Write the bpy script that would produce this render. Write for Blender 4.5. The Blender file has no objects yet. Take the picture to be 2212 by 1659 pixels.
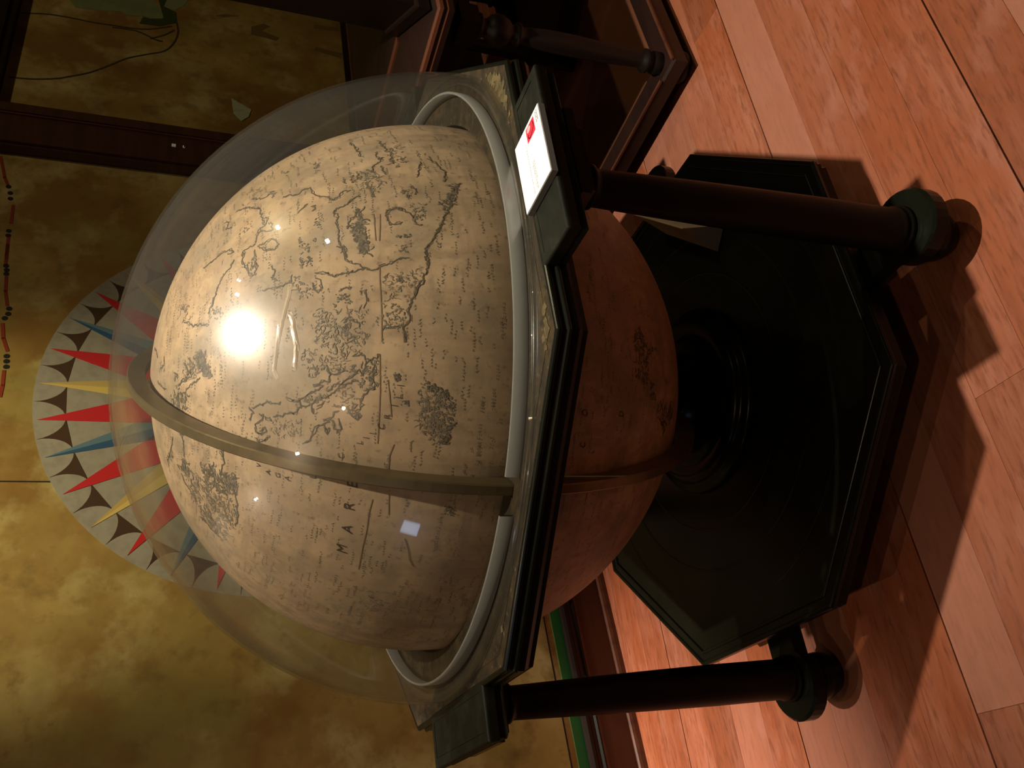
import bpy, bmesh, math, random
from math import sin, cos, pi, radians as rad
from mathutils import Vector, Matrix

scene = bpy.context.scene
COL = scene.collection
random.seed(7)

# ---------------------------------------------------------------- camera
CAM = Vector((0.0093, -1.8168, 1.3348))
YAW, PITCH, ROLL, FPX = 0.0042, 0.3646, 0.0515, 1883.16
fwd = Vector((sin(YAW) * cos(PITCH), cos(YAW) * cos(PITCH), -sin(PITCH)))
rgt = Vector((cos(YAW), -sin(YAW), 0))
upv = rgt.cross(fwd)
r2 = rgt * cos(ROLL) + upv * sin(ROLL)
u2 = upv * cos(ROLL) - rgt * sin(ROLL)
cd = bpy.data.cameras.new('camera')
cam = bpy.data.objects.new('camera', cd)
COL.objects.link(cam)
cd.sensor_fit = 'HORIZONTAL'
cd.sensor_width = 36
cd.lens = 36 * FPX / 2212
cd.clip_start = 0.02
X, Y, Z = -u2, r2, -fwd            # the phone was held on its side: world up is the picture's left
cam.matrix_world = Matrix(((X.x, Y.x, Z.x, CAM.x), (X.y, Y.y, Z.y, CAM.y), (X.z, Y.z, Z.z, CAM.z), (0, 0, 0, 1)))
scene.camera = cam

# ---------------------------------------------------------------- world, lights, exposure
world = bpy.data.worlds.new('world')
scene.world = world
world.use_nodes = True
world.node_tree.nodes['Background'].inputs[0].default_value = (1.0, .75, .5, 1)
world.node_tree.nodes['Background'].inputs[1].default_value = 0.012
vs = scene.view_settings
vs.view_transform = 'Standard'
vs.look = 'None'
vs.gamma = 1
vs.use_curve_mapping = False
vs.exposure = 0.0


def spot(name, loc, target, power, color, cone=80, blend=.6, radius=.03):
    l = bpy.data.lights.new(name, 'SPOT')
    l.energy = power
    l.color = color
    l.spot_size = rad(cone)
    l.spot_blend = blend
    l.shadow_soft_size = radius
    o = bpy.data.objects.new(name, l)
    COL.objects.link(o)
    o.location = loc
    o.rotation_euler = (Vector(target) - Vector(loc)).to_track_quat('-Z', 'Y').to_euler()
    return o


spot('ceiling_or_fill_spot', (.70, -.80, 4.15), (.44, .04, .0), 800, (1, .885, .73), 47, 1.0, .032)
spot('ceiling_or_fill_spot', (-1.55, -.20, 4.2), (-1.27, .20, 0), 1450, (1, .84, .71), 29, 1.0, .03)
spot('ceiling_or_fill_spot', (-2.1, -.75, 4.2), (-.7, -.2, 0), 44, (1, .74, .54), 80, 1.0, .02)  # unseen fill spot, added to brighten the globe's left side and nearby floor
spot('ceiling_or_fill_spot', (.30, -.25, 4.2), (-.36, .92, 1.95), 620, (1, .87, .54), 30, 1.0, .04)
spot('ceiling_or_fill_spot', (3.15, -1.81, 4.0), (.2, -.2, .7), 9, (1, .92, .82), 40, .8, .05)
spot('ceiling_or_fill_spot', (-1.34, -1.99, 4.0), (0, -.3, .4), 36, (1, .74, .50), 75, .8, .025)
spot('ceiling_or_fill_spot', (1.22, -.41, 4.0), (.3, .2, .5), 10, (1, .86, .68), 80, .8, .025)
spot('ceiling_or_fill_spot', (1.45, -.31, 4.0), (.6, .2, .3), 6, (1, .86, .68), 80, .8, .018)
spot('ceiling_or_fill_spot', (2.9, -.4, 4.2), (2.2, .6, 0), 105, (1, .84, .50), 150, 1.0, .04)  # added fill with no fitting seen, lifts the right-hand wall bay
spot('ceiling_or_fill_spot', (-.6, -3.6, 4.2), (-.6, -3.0, 0), 48, (1, .68, .40), 150, 1.0, .04)  # unseen fill added behind the camera to lift the shadows

# ---------------------------------------------------------------- helpers
def lin(c):
    return tuple(((v / 255) / 12.92 if v / 255 <= .04045 else ((v / 255 + .055) / 1.055) ** 2.4) for v in c) + (1,)


class MB:
    """collects shapes; build() links them as ONE mesh object"""

    def __init__(s):
        s.v, s.f, s.sm = [], [], []

    def add(s, vs, fs, smooth=False):
        b = len(s.v)
        s.v += [tuple(p) for p in vs]
        s.f += [tuple(b + i for i in f) for f in fs]
        s.sm += [smooth] * len(fs)
        return s

    def prism(s, poly, z0, z1, inset=0):
        """polygon (ccw) extruded from z0 to z1; inset chamfers the top edge"""
        n = len(poly)
        rings = [(poly, z0), (poly, z1 - inset if inset else z1)]
        if inset:
            cx = sum(p[0] for p in poly) / n
            cy = sum(p[1] for p in poly) / n
            q = []
            for x, y in poly:
                d = math.hypot(x - cx, y - cy)
                k = (d - inset * 1.2) / d
                q.append((cx + (x - cx) * k, cy + (y - cy) * k))
            rings.append((q, z1))
        vs = [(x, y, z) for pl, z in rings for x, y in pl]
        fs = [tuple(range(n - 1, -1, -1)), tuple(range((len(rings) - 1) * n, len(rings) * n))]
        for r in range(len(rings) - 1):
            for i in range(n):
                j = (i + 1) % n
                fs.append((r * n + i, r * n + j, (r + 1) * n + j, (r + 1) * n + i))
        return s.add(vs, fs)

    def box(s, x0, x1, y0, y1, z0, z1, inset=0):
        return s.prism([(x0, y0), (x1, y0), (x1, y1), (x0, y1)], z0, z1, inset)

    def lathe(s, prof, n=32, cx=0, cy=0, a0=0, a1=2 * pi, smooth=True):
        full = abs(a1 - a0 - 2 * pi) < 1e-6
        m = n if full else n + 1
        vs, fs = [], []
        for r, z in prof:
            for i in range(m):
                a = a0 + (a1 - a0) * i / n
                vs.append((cx + max(r, 1e-4) * cos(a), cy + max(r, 1e-4) * sin(a), z))
        for k in range(len(prof) - 1):
            for i in range(n):
                j = (i + 1) % m
                fs.append((k * m + i, k * m + j, (k + 1) * m + j, (k + 1) * m + i))
        return s.add(vs, fs, smooth)

    def sweep(s, path, prof, closed=True):
        """profile [(out, z)] carried round a polygon path [(x, y)] ccw, mitred at the corners"""
        n, m = len(path), len(prof)
        vs, fs = [], []
        for i, (x, y) in enumerate(path):
            a = Vector((x - path[i - 1][0], y - path[i - 1][1])).normalized()
            b = Vector((path[(i + 1) % n][0] - x, path[(i + 1) % n][1] - y)).normalized()
            if not closed and i == 0: a = b
            if not closed and i == n - 1: b = a
            na, nb = Vector((a.y, -a.x)), Vector((b.y, -b.x))
            k = (na + nb) / max(1e-6, 1 + na.dot(nb))
            for o, z in prof:
                vs.append((x + k.x * o, y + k.y * o, z))
        for i in range(n if closed else n - 1):
            j = (i + 1) % n
            for q in range(m):
                r = (q + 1) % m
                fs.append((i * m + q, j * m + q, j * m + r, i * m + r))
        if not closed:
            fs.append(tuple(range(m)))
            fs.append(tuple(range((n - 1) * m, n * m))[::-1])
        return s.add(vs, fs)

    def build(s, name, mat, parent=None, smooth=None, weld=False):
        me = bpy.data.meshes.new(name)
        me.from_pydata(s.v, [], s.f)
        sm = s.sm if smooth is None else [smooth] * len(s.f)
        me.polygons.foreach_set('use_smooth', sm)
        me.materials.append(mat)
        bm = bmesh.new()
        bm.from_mesh(me)
        if weld:
            bmesh.ops.remove_doubles(bm, verts=bm.verts, dist=1e-5)
        bmesh.ops.recalc_face_normals(bm, faces=bm.faces)
        bm.to_mesh(me)
        bm.free()
        me.update()
        o = bpy.data.objects.new(name, me)
        COL.objects.link(o)
        if parent: o.parent = parent
        return o


def tag(o, label, cat, group=None):
    o['label'] = label
    o['category'] = cat
    if group: o['group'] = group
    return o


def thing(name, label, cat, loc=(0, 0, 0), rz=0, group=None):
    o = bpy.data.objects.new(name, None)
    o.empty_display_size = .1
    COL.objects.link(o)
    o.location = loc
    o.rotation_euler = (0, 0, rz)
    return tag(o, label, cat, group)


def structure(o):
    o['kind'] = 'structure'
    return o


def material(name, color, rough=.5, spec=.5, metal=0.0, noise=None, bump=None, coat=0):
    """noise: list of (scale xyz, detail, colour, lo, hi) layers mixed over the base by object-space noise"""
    m = bpy.data.materials.new(name)
    m.use_nodes = True
    nt = m.node_tree
    N, L = nt.nodes, nt.links
    b = N['Principled BSDF']
    b.inputs['Roughness'].default_value = rough
    b.inputs['Specular IOR Level'].default_value = spec
    b.inputs['Metallic'].default_value = metal
    b.inputs['Base Color'].default_value = color
    if coat:
        b.inputs['Coat Weight'].default_value = coat
        b.inputs['Coat Roughness'].default_value = .15
    tc = N.new('ShaderNodeTexCoord')
    prev = None
    for k, (sc, det, c, lo, hi) in enumerate(noise or []):
        mp = N.new('ShaderNodeMapping')
        mp.inputs['Scale'].default_value = sc
        mp.inputs['Location'].default_value = (k * 3.1, k * 1.7, k * 5.3)
        L.new(tc.outputs['Object'], mp.inputs[0])
        nz = N.new('ShaderNodeTexNoise')
        nz.inputs['Scale'].default_value = 1
        nz.inputs['Detail'].default_value = det
        nz.inputs['Roughness'].default_value = .6
        L.new(mp.outputs[0], nz.inputs['Vector'])
        mr = N.new('ShaderNodeMapRange')
        mr.inputs[1].default_value = lo
        mr.inputs[2].default_value = hi
        L.new(nz.outputs[0], mr.inputs[0])
        mx = N.new('ShaderNodeMix')
        mx.data_type = 'RGBA'
        L.new(mr.outputs[0], mx.inputs[0])
        if prev: L.new(prev, mx.inputs[6])
        else: mx.inputs[6].default_value = color
        mx.inputs[7].default_value = c
        prev = mx.outputs[2]
    if prev: L.new(prev, b.inputs['Base Color'])
    if bump:
        mp = N.new('ShaderNodeMapping')
        mp.inputs['Scale'].default_value = bump[0]
        L.new(tc.outputs['Object'], mp.inputs[0])
        nz = N.new('ShaderNodeTexNoise')
        nz.inputs['Scale'].default_value = 1
        nz.inputs['Detail'].default_value = 5
        L.new(mp.outputs[0], nz.inputs['Vector'])
        bp = N.new('ShaderNodeBump')
        bp.inputs['Strength'].default_value = bump[1]
        bp.inputs['Distance'].default_value = bump[2]
        L.new(nz.outputs[0], bp.inputs['Height'])
        L.new(bp.outputs[0], b.inputs['Normal'])
    return m


def glow(name, color, strength):
    m = bpy.data.materials.new(name)
    m.use_nodes = True
    nt = m.node_tree
    nt.nodes.clear()
    e = nt.nodes.new('ShaderNodeEmission')
    e.inputs[0].default_value = color
    e.inputs[1].default_value = strength
    o = nt.nodes.new('ShaderNodeOutputMaterial')
    nt.links.new(e.outputs[0], o.inputs[0])
    return m


def plank_material():
    m = material('red_floor_boards', (.275, .080, .032, 1), .45, .35, noise=[
        ((1.3, 5, 1), 5, (.33, .128, .076, 1), .45, .70),
        ((1.6, 40, 3), 6, (.19, .048, .018, 1), .46, .80),
        ((2.2, 3.0, 1), 5, (.25, .066, .022, 1), .48, .66),
        ((5, 9, 5), 6, (.33, .130, .085, 1), .54, .74),
        ((20, 110, 20), 6, (.14, .038, .014, 1), .50, .76)], bump=((4, 90, 4), .25, .002))
    nt = m.node_tree
    N, L = nt.nodes, nt.links
    b = N['Principled BSDF']
    src = b.inputs['Base Color'].links[0].from_socket
    oi = N.new('ShaderNodeObjectInfo')
    mx = N.new('ShaderNodeMix'); mx.data_type = 'RGBA'
    mr = N.new('ShaderNodeMapRange')
    mr.inputs[1].default_value = .55
    mr.inputs[3].default_value = 0
    mr.inputs[4].default_value = .85
    L.new(oi.outputs['Random'], mr.inputs[0])
    L.new(mr.outputs[0], mx.inputs[0])
    L.new(src, mx.inputs[6])
    mx.inputs[7].default_value = (.34, .150, .100, 1)
    hs = N.new('ShaderNodeHueSaturation')
    wn = N.new('ShaderNodeTexWhiteNoise'); wn.noise_dimensions = '1D'
    L.new(oi.outputs['Random'], wn.inputs['W'])
    mr2 = N.new('ShaderNodeMapRange')
    mr2.inputs[3].default_value = .80
    mr2.inputs[4].default_value = 1.12
    L.new(wn.outputs['Value'], mr2.inputs[0])
    L.new(mr2.outputs[0], hs.inputs['Value'])
    L.new(mx.outputs[2], hs.inputs['Color'])
    L.new(hs.outputs[0], b.inputs['Base Color'])
    return m


def acrylic(name):
    """scuffed clear acrylic: transparent, with a mirror reflection that grows at grazing angles, a scuffed soft lobe and a little dust"""
    m = bpy.data.materials.new(name)
    m.use_nodes = True
    nt = m.node_tree
    N, L = nt.nodes, nt.links
    N.clear()
    out = N.new('ShaderNodeOutputMaterial')
    tr = N.new('ShaderNodeBsdfTransparent')
    tr.inputs[0].default_value = (.975, .98, .97, 1)
    gl = N.new('ShaderNodeBsdfGlossy')
    gl.inputs['Roughness'].default_value = .012
    g2 = N.new('ShaderNodeBsdfGlossy')
    g2.inputs['Roughness'].default_value = .25
    lw = N.new('ShaderNodeLayerWeight')
    lw.inputs[0].default_value = .5
    pw = N.new('ShaderNodeMath'); pw.operation = 'POWER'; pw.inputs[1].default_value = 4.0
    L.new(lw.outputs['Facing'], pw.inputs[0])
    ml = N.new('ShaderNodeMath'); ml.operation = 'MULTIPLY_ADD'; ml.inputs[1].default_value = .5; ml.inputs[2].default_value = .03
    L.new(pw.outputs[0], ml.inputs[0])
    df = N.new('ShaderNodeBsdfDiffuse'); df.inputs[0].default_value = (.60, .59, .52, 1)
    p2 = N.new('ShaderNodeMath'); p2.operation = 'POWER'; p2.inputs[1].default_value = 2.2
    L.new(lw.outputs['Facing'], p2.inputs[0])
    m2 = N.new('ShaderNodeMath'); m2.operation = 'MULTIPLY_ADD'; m2.inputs[1].default_value = .030; m2.inputs[2].default_value = .005
    L.new(p2.outputs[0], m2.inputs[0])
    s1 = N.new('ShaderNodeMixShader')
    L.new(m2.outputs[0], s1.inputs[0]); L.new(tr.outputs[0], s1.inputs[1]); L.new(df.outputs[0], s1.inputs[2])
    s0 = N.new('ShaderNodeMixShader'); s0.inputs[0].default_value = .020
    L.new(s1.outputs[0], s0.inputs[1]); L.new(g2.outputs[0], s0.inputs[2])
    s2 = N.new('ShaderNodeMixShader')
    L.new(ml.outputs[0], s2.inputs[0]); L.new(s0.outputs[0], s2.inputs[1]); L.new(gl.outputs[0], s2.inputs[2])
    L.new(s2.outputs[0], out.inputs[0])
    return m


M = {}
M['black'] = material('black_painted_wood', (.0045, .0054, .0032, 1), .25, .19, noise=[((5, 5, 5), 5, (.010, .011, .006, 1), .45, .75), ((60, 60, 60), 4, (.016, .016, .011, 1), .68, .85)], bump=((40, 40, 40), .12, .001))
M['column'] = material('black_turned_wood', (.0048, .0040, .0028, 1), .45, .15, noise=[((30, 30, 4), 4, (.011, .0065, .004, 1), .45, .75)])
M['worn_top'] = material('worn_dark_green_paint', (.0075, .0085, .005, 1), .55, .14, noise=[((25, 25, 25), 6, (.016, .017, .010, 1), .45, .7), ((90, 90, 90), 5, (.006, .0065, .004, 1), .5, .8)], bump=((60, 60, 60), .2, .001))
M['ring_paper'] = material('worn_brown_ring_paper', (.027, .020, .011, 1), .6, .15, noise=[((14, 14, 14), 6, (.050, .034, .015, 1), .46, .6), ((40, 40, 40), 6, (.016, .014, .009, 1), .50, .66), ((110, 110, 110), 5, (.12, .098, .06, 1), .62, .74)], bump=((60, 60, 60), .6, .003))
M['peel'] = material('peeling_tan_paint', (.095, .072, .030, 1), .7, .2, noise=[((60, 60, 60), 6, (.05, .04, .017, 1), .42, .62)], bump=((60, 60, 60), .6, .003))
M['felt'] = material('grey_felt', (.20, .20, .18, 1), .9, .1, noise=[((40, 40, 40), 4, (.21, .205, .185, 1), .4, .7)])
M['globe'] = material('aged_globe_paper', (.50, .355, .212, 1), .5, .3, noise=[
    ((2.4, 2.4, 2.4), 5, (.40, .275, .155, 1), .42, .60),
    ((30, 30, 2.4), 6, (.30, .205, .12, 1), .46, .74),
    ((10, 10, 10), 6, (.30, .235, .155, 1), .48, .68),
    ((4, 4, 40), 6, (.33, .23, .145, 1), .48, .72),
    ((6, 6, 6), 7, (.24, .175, .10, 1), .52, .70),
    ((28, 28, 28), 6, (.24, .18, .115, 1), .54, .74),
    ((90, 90, 90), 4, (.20, .135, .08, 1), .58, .74)], bump=((50, 50, 50), .1, .001))
M['ink'] = material('black_brown_ink', (.105, .085, .056, 1), .55, .3)
M['letter_ink'] = material('dark_letter_ink', (.055, .040, .024, 1), .55, .3)
M['faint_ink'] = material('faded_grey_ink', (.175, .145, .10, 1), .6, .25)
M['grid_ink'] = material('thin_brown_ink', (.17, .11, .06, 1), .6, .25)
M['crease'] = material('lifted_pale_paper', (.36, .27, .17, 1), .3, .5)
M['brass'] = material('dull_brass', (.17, .125, .055, 1), .38, .5, .55, noise=[((12, 12, 12), 5, (.10, .07, .033, 1), .45, .7)])
M['acrylic'] = acrylic('clear_scuffed_acrylic')
M['plank'] = plank_material()
M['subfloor'] = material('dark_subfloor', (.03, .012, .007, 1), .8, .2)
M['mural'] = material('mottled_ochre_mural', (.28, .195, .055, 1), .6, .25, noise=[
    ((1.6, 1.6, 1.6), 5, (.165, .088, .017, 1), .40, .58),
    ((5, 5, 5), 6, (.34, .28, .11, 1), .50, .72),
    ((2.6, 2.6, 2.6), 5, (.19, .145, .035, 1), .50, .66),
    ((24, 24, 24), 6, (.17, .105, .026, 1), .54, .78),
    ((9, 9, 9), 6, (.12, .075, .018, 1), .56, .76)])
M['mahogany'] = material('dark_red_wood', (.050, .0165, .0085, 1), .33, .5, noise=[((3, 3, 30), 5, (.028, .009, .005, 1), .42, .7)], coat=.25)
M['mahogany_dark'] = material('very_dark_red_wood', (.009, .004, .0025, 1), .42, .3, noise=[((3, 3, 30), 5, (.005, .0022, .0015, 1), .42, .7)])
M['red_trim'] = material('red_brown_wood_edge', (.085, .027, .012, 1), .4, .5, noise=[((20, 4, 4), 4, (.05, .015, .007, 1), .45, .7)])
M['table'] = material('red_brown_table_wood', (.015, .0052, .003, 1), .42, .45, noise=[((3, 18, 18), 5, (.009, .0032, .002, 1), .45, .7)])
M['table_dark'] = material('black_brown_table_wood', (.008, .0045, .003, 1), .45, .3)
M['base_board'] = material('red_brown_skirting', (.060, .020, .009, 1), .42, .4, noise=[((2, 30, 30), 5, (.036, .012, .006, 1), .45, .7)])
M['shaded_floor'] = material('red_brown_shaded_floor', (.115, .042, .020, 1), .5, .3)  # colour holds the shade of the floor under the table
M['green'] = material('green_paint', (.010, .105, .022, 1), .5, .4)
M['plaster'] = material('dim_ochre_plaster', (.22, .15, .07, 1), .7, .2, noise=[((2, 2, 2), 4, (.15, .10, .045, 1), .45, .65)])
M['ceiling'] = material('dark_ceiling_paint', (.10, .08, .06, 1), .8, .2, noise=[((2, 2, 2), 3, (.08, .06, .045, 1), .45, .65)])
M['rose_disc'] = material('pale_taupe_paint', (.215, .195, .15, 1), .6, .25, noise=[((30, 30, 30), 4, (.18, .16, .122, 1), .45, .65)])
M['rose_brown'] = material('dark_brown_paint', (.040, .019, .008, 1), .6, .25)
M['rose_red'] = material('red_paint', (.34, .012, .014, 1), .55, .3)
M['rose_blue'] = material('deep_blue_paint', (.020, .060, .115, 1), .55, .3)
M['rose_blue2'] = material('pale_blue_paint', (.070, .125, .15, 1), .55, .3)
M['rose_yellow'] = material('yellow_paint', (.42, .31, .085, 1), .55, .3)
M['rose_yellow2'] = material('ochre_paint', (.33, .235, .075, 1), .55, .3)
M['route_red'] = material('route_red_paint', (.17, .022, .008, 1), .6, .2)
M['dot_black'] = material('route_black_paint', (.012, .010, .008, 1), .6, .2)
M['river'] = material('river_brown_ink', (.050, .036, .010, 1), .6, .2)
M['land'] = material('pale_green_land_paint', (.15, .17, .075, 1), .6, .2, noise=[((8, 8, 8), 5, (.10, .13, .05, 1), .45, .7)])
M['land_dark'] = material('dark_green_land_paint', (.030, .040, .012, 1), .6, .2)
M['blot'] = material('brown_map_blot', (.12, .08, .022, 1), .6, .2)
M['white'] = material('white_card', (.86, .85, .80, 1), .55, .3)
M['grey_edge'] = material('grey_foam_board_edge', (.16, .16, .15, 1), .6, .3)
M['label_red'] = material('label_red_print', (.55, .025, .05, 1), .5, .3)
M['label_dark'] = material('label_dark_print', (.08, .01, .015, 1), .5, .3)
M['label_pale'] = material('label_pale_print', (.62, .36, .36, 1), .5, .3)
M['label_grey'] = material('label_grey_print', (.24, .23, .24, 1), .5, .3)
M['tan_card'] = material('cream_card', (.52, .44, .30, 1), .6, .2)
M['green_paper'] = material('pale_green_paper', (.30, .32, .19, 1), .6, .2, noise=[((40, 40, 40), 4, (.20, .22, .12, 1), .5, .7)])
M['steel'] = material('bright_steel', (.5, .5, .5, 1), .25, .5, 1)
M['window'] = glow('daylight_pane', (.55, .70, 1, 1), 6.0)
M['board'] = material('pale_blue_board', (.55, .60, .60, 1), .5, .3)

# ---------------------------------------------------------------- drawing data: longitude/latitude on the globe, metres on the wall
COAST=[[(56.7,48.9),(54.1,46.7),(49,43.7),(45.9,43.3),(43.3,43.2),(40.7,42.6),(40.6,43.7),(38.4,44.6),(36.4,44.7)],
[(43.9,42.8),(42.9,41.9),(41.1,42.4)],
[(41.2,41.6),(38.1,41),(38.2,42.1),(39.7,43.4),(39.4,44.2)],
[(35,44.3),(35.1,43),(34.9,41.4),(34,40.3),(32.7,40),(31.8,40.8),(32.2,42.2),(33.8,43.6),(35,44.3)],
[(35.9,44.7),(36.2,47.3),(34.3,47.8)],
[(56.9,45.2),(53.2,43.2),(52.6,41.7),(53.8,40.9),(53,40.1)],
[(48.2,38.8),(47.4,37.2),(46.4,35.7),(47.1,34.8),(46.9,33.4),(43.9,32.6),(42.4,31.4),(41.7,30.3),(40.1,29.6),(40.7,28.3),(42.1,27.6),(41.8,26)],
[(39.5,24.7),(39.2,25.9),(37.9,27),(37.5,28.1),(37.5,29.2),(36.3,29.5),(35.4,28.7),(33.4,29),(31.8,28.8),(30,29),(28.1,28.8),(26.9,27.9),(24.8,27.6)],
[(31.9,27.2),(33.8,26.4),(34.7,25.6),(35.3,24.7)],
[(55.7,52),(54,50.8),(51,51.7),(49.1,50.1)],
[(40.4,33.5),(40.5,32.8),(39.1,32.6),(38.8,33.3)],
[(40,36),(40.8,34.9),(41.7,34)],
[(59.6,18.8),(56.1,18.5),(53.6,18),(51.9,17.4),(49.5,17.9),(47.7,17.7)],
[(53.8,20.2),(50.3,20),(50.9,19.2),(49.1,20.1),(48.4,21.2),(46,21.7),(47.2,22.4)],
[(47.8,19.9),(45.6,19.6),(44.4,19.3)],
[(34.3,20.2),(34.7,18.6),(34.2,17.3),(33,16.6),(32.4,15.9),(30.4,15.6),(30.3,14.5)],
[(34.1,20.2),(32.8,20.4),(30.9,19.9),(30.9,18.6),(31.2,17.8)],
[(40.4,6.7),(39.1,7.7),(37.1,8.8),(33.7,9.4),(31.9,10.5),(29.9,11.4),(28.2,12.4)],
[(40.3,15.2),(39,14.7),(37.6,15)],
[(47.3,12.8),(45.2,13.4),(42.8,13.8)],
[(62.5,24.1),(58.5,23.4),(54.8,23.1),(53.1,22.9)],
[(43.2,23.1),(40.2,22.6),(38.3,21.9)],
[(48.8,11.2),(46,9.7),(43.5,8.8),(40.8,9.4)],
[(40.9,57.9),(40.2,55.7),(40.8,53.6),(40.7,52),(39,50.3),(37.5,49.8),(38.5,51.3)],
[(34.7,49.7),(32.2,50.6),(31.6,52.1),(28.2,53.6),(24.7,54.5),(22.3,54.9)],
[(35.9,47.4),(32.4,47.6),(29.9,46.9),(28.3,46.2),(26.2,44.9),(28.5,44.6),(30.4,44.8),(32.7,44.8),(34.3,44.9)],
[(23.4,37.5),(21.6,37.6),(21.4,39.2),(21.3,41.4),(21.6,43.3)],
[(22.9,33.2),(22.3,31.3),(21.1,29.7),(21.4,28.9),(21.5,27.6),(21.9,25.7),(21.9,24.8),(21.8,23.8)],
[(27.9,29.1),(26.6,28),(24.6,27.6),(23.7,26.9),(22.9,25.6),(22.1,24.9)],
[(21.2,33.4),(21.6,32.9),(20.6,32.4),(19.3,32.2),(18.4,32.6),(19.4,33.4),(20.6,33.6)],
[(17.9,29.2),(18.4,28.3),(18.5,26.9)],
[(27.5,41.4),(25.4,40.8),(24,41.3),(23,40.2)],
[(22.1,22.2),(22.4,21),(22.7,19.7),(23.3,18.9),(23.4,17.2)],
[(30.3,10.9),(29,11.7),(28.1,12.4),(27.1,12.6),(26,13.7),(25.1,14.3),(23.3,14.3),(21.7,14.1),(19.9,14.7),(18.7,15.1),(17.4,16.1),(15.9,16.7),(14.4,17.3),(13.2,17.6),(11.9,17.3),(10.4,18.2),(7.8,18)],
[(25.3,14.2),(23.3,14.2),(21.7,14)],
[(18.7,14.9),(17.4,16),(15.9,16.5)],
[(21.9,24.8),(21.6,22.9),(21.9,22.2)],
[(10.2,21.6),(10.6,20.5),(10.7,19.5),(10.4,18.9)],
[(17.7,25.3),(17,25.2)],
[(17.6,24.5),(15.4,24.2)],
[(11.8,28.2),(12.3,27),(11.7,25.7),(10.6,25.6)],
[(8,27.7),(8.6,26.9),(8.9,26.2)],
[(-9.8,44.7),(-7.6,44.1),(-6.4,45.1)],
[(-6.6,44.1),(-5.7,43.4),(-4.9,41.6),(-4.6,41.3),(-4.8,41),(-4.6,39.2),(-4.2,38.8)],
[(-3.5,37.9),(-3.7,35.9),(-3,34.6),(-2,33.8),(-1.3,32.5),(-0.5,31.4),(-0.2,33.1)],
[(-3.7,35.6),(-4.7,35),(-4.2,33.7),(-4,33),(-3,32.3),(-2.9,31.1),(-2,30.1),(-1.1,29.2),(-0.3,28.2),(0.2,27.2),(1,26.2),(0.8,25.5)],
[(-1.2,30.8),(-0.2,29.3),(0.4,28.1),(1.6,26.9),(2.4,25.8)],
[(-4.7,35),(-6,35.8),(-6.4,36.6),(-6.6,37.7),(-7.2,38.5),(-7.7,40.1)],
[(-4.7,32.9),(-5.9,32.7)],
[(-4.5,32.1),(-3.5,31.1)],
[(-3.9,29.4),(-4.1,28),(-4.3,26.7),(-4.7,25.9),(-4.3,24.9),(-3.2,24.5),(-2.4,24.9),(-1.4,24.4),(-0.8,23.5),(-0.3,22.4),(0.9,22.9),(1.7,23.3),(2.8,22.3),(2.5,23.3),(3.6,23),(4.5,23.6),(5.7,22.1)],
[(-4.6,26.9),(-5.4,26.1),(-5.9,25.3),(-5.3,24.9),(-4.8,25.5)],
[(-7,31.1),(-6.5,29.6),(-5.3,29.2),(-4.8,28.4)],
[(-6.5,29.6),(-7.9,29.1),(-8.9,28.3),(-7.9,28),(-6.2,28.4)],
[(-12.3,34.3),(-10.9,33),(-9.6,32.3),(-8.5,32.1),(-7.7,31.1),(-7,29.8)],
[(-8,30.8),(-9.6,30.1),(-8.1,29.8)],
[(-7.8,43),(-7.8,42.2),(-8.3,42),(-9.5,42.9),(-10,43.6),(-11.9,43.3),(-12,42.4),(-11.3,41.2),(-10.5,41.4),(-11.5,42.6)],
[(-8.2,41.7),(-8.2,40.8),(-8.7,40.3)],
[(2.3,30.2),(1.9,29.2),(2.6,28.5),(2.6,27.3)],
[(2.5,24.5),(4.6,23.9),(5.8,25.4),(5.3,26.6)],
[(0.7,30.1),(1.7,30.3),(3.7,31)],
[(0.1,32.7),(0.8,31),(0.4,30.2)],
[(-3.2,26.3),(-3.6,25.5),(-4.3,25.9),(-3.8,26.3)],
[(1.7,26.2),(2.8,25.5),(1.9,24.8),(3,24.4)],
[(-13.3,43.1),(-14.3,42.7),(-13.1,41.3),(-12,40.4)],
[(-14.3,46.5),(-14.5,44.5)],
[(23.2,64),(21.2,62.1),(18.6,60.5),(18.1,58.1),(16.7,55.7)],
[(1.6,66.7),(-0,65),(-0.8,66.5),(-2.5,66.1)],
[(-2.1,64),(-0.4,62.2),(1.3,60.7),(3.3,61.8),(5.5,63)],
[(7.5,61.5),(5.1,60.1),(3.7,59.6),(1.9,60.7),(0.5,60.2),(-1,62.1)],
[(-5,75.6),(-6.9,72.9),(-7.4,70.2)],
[(-4.5,64.8),(-2.1,63.7),(-1.5,61.6)],
[(-4.9,61.7),(-2.1,59.5),(-0.3,57.5)],
[(32.2,80.3),(17.6,77.4),(13.9,76.6)],
[(25.8,54.7),(22.8,55.2),(20.6,56)],
[(11.6,72.4),(6.7,71.9),(4.5,74.4)],
[(-23.2,63.2),(-25.3,61.9),(-28.9,61.5),(-31.8,60.9)],
[(-28.8,65.9),(-36.7,66.3),(-48.7,67.9),(-51.1,67)],
[(-19.1,50.4),(-22.5,49.8),(-26,50.3)],
[(-20.2,51.1),(-21.8,50.2)],
[(-41.8,61.8),(-44.1,60.5),(-44.4,58.5),(-46.5,56.3)],
[(-24.9,47.2),(-30.6,46.4),(-36.2,45.5),(-41,45.8)],
[(-51.5,54.6),(-51.6,51.8),(-51.5,49.1),(-51.6,48.1)]]
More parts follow.
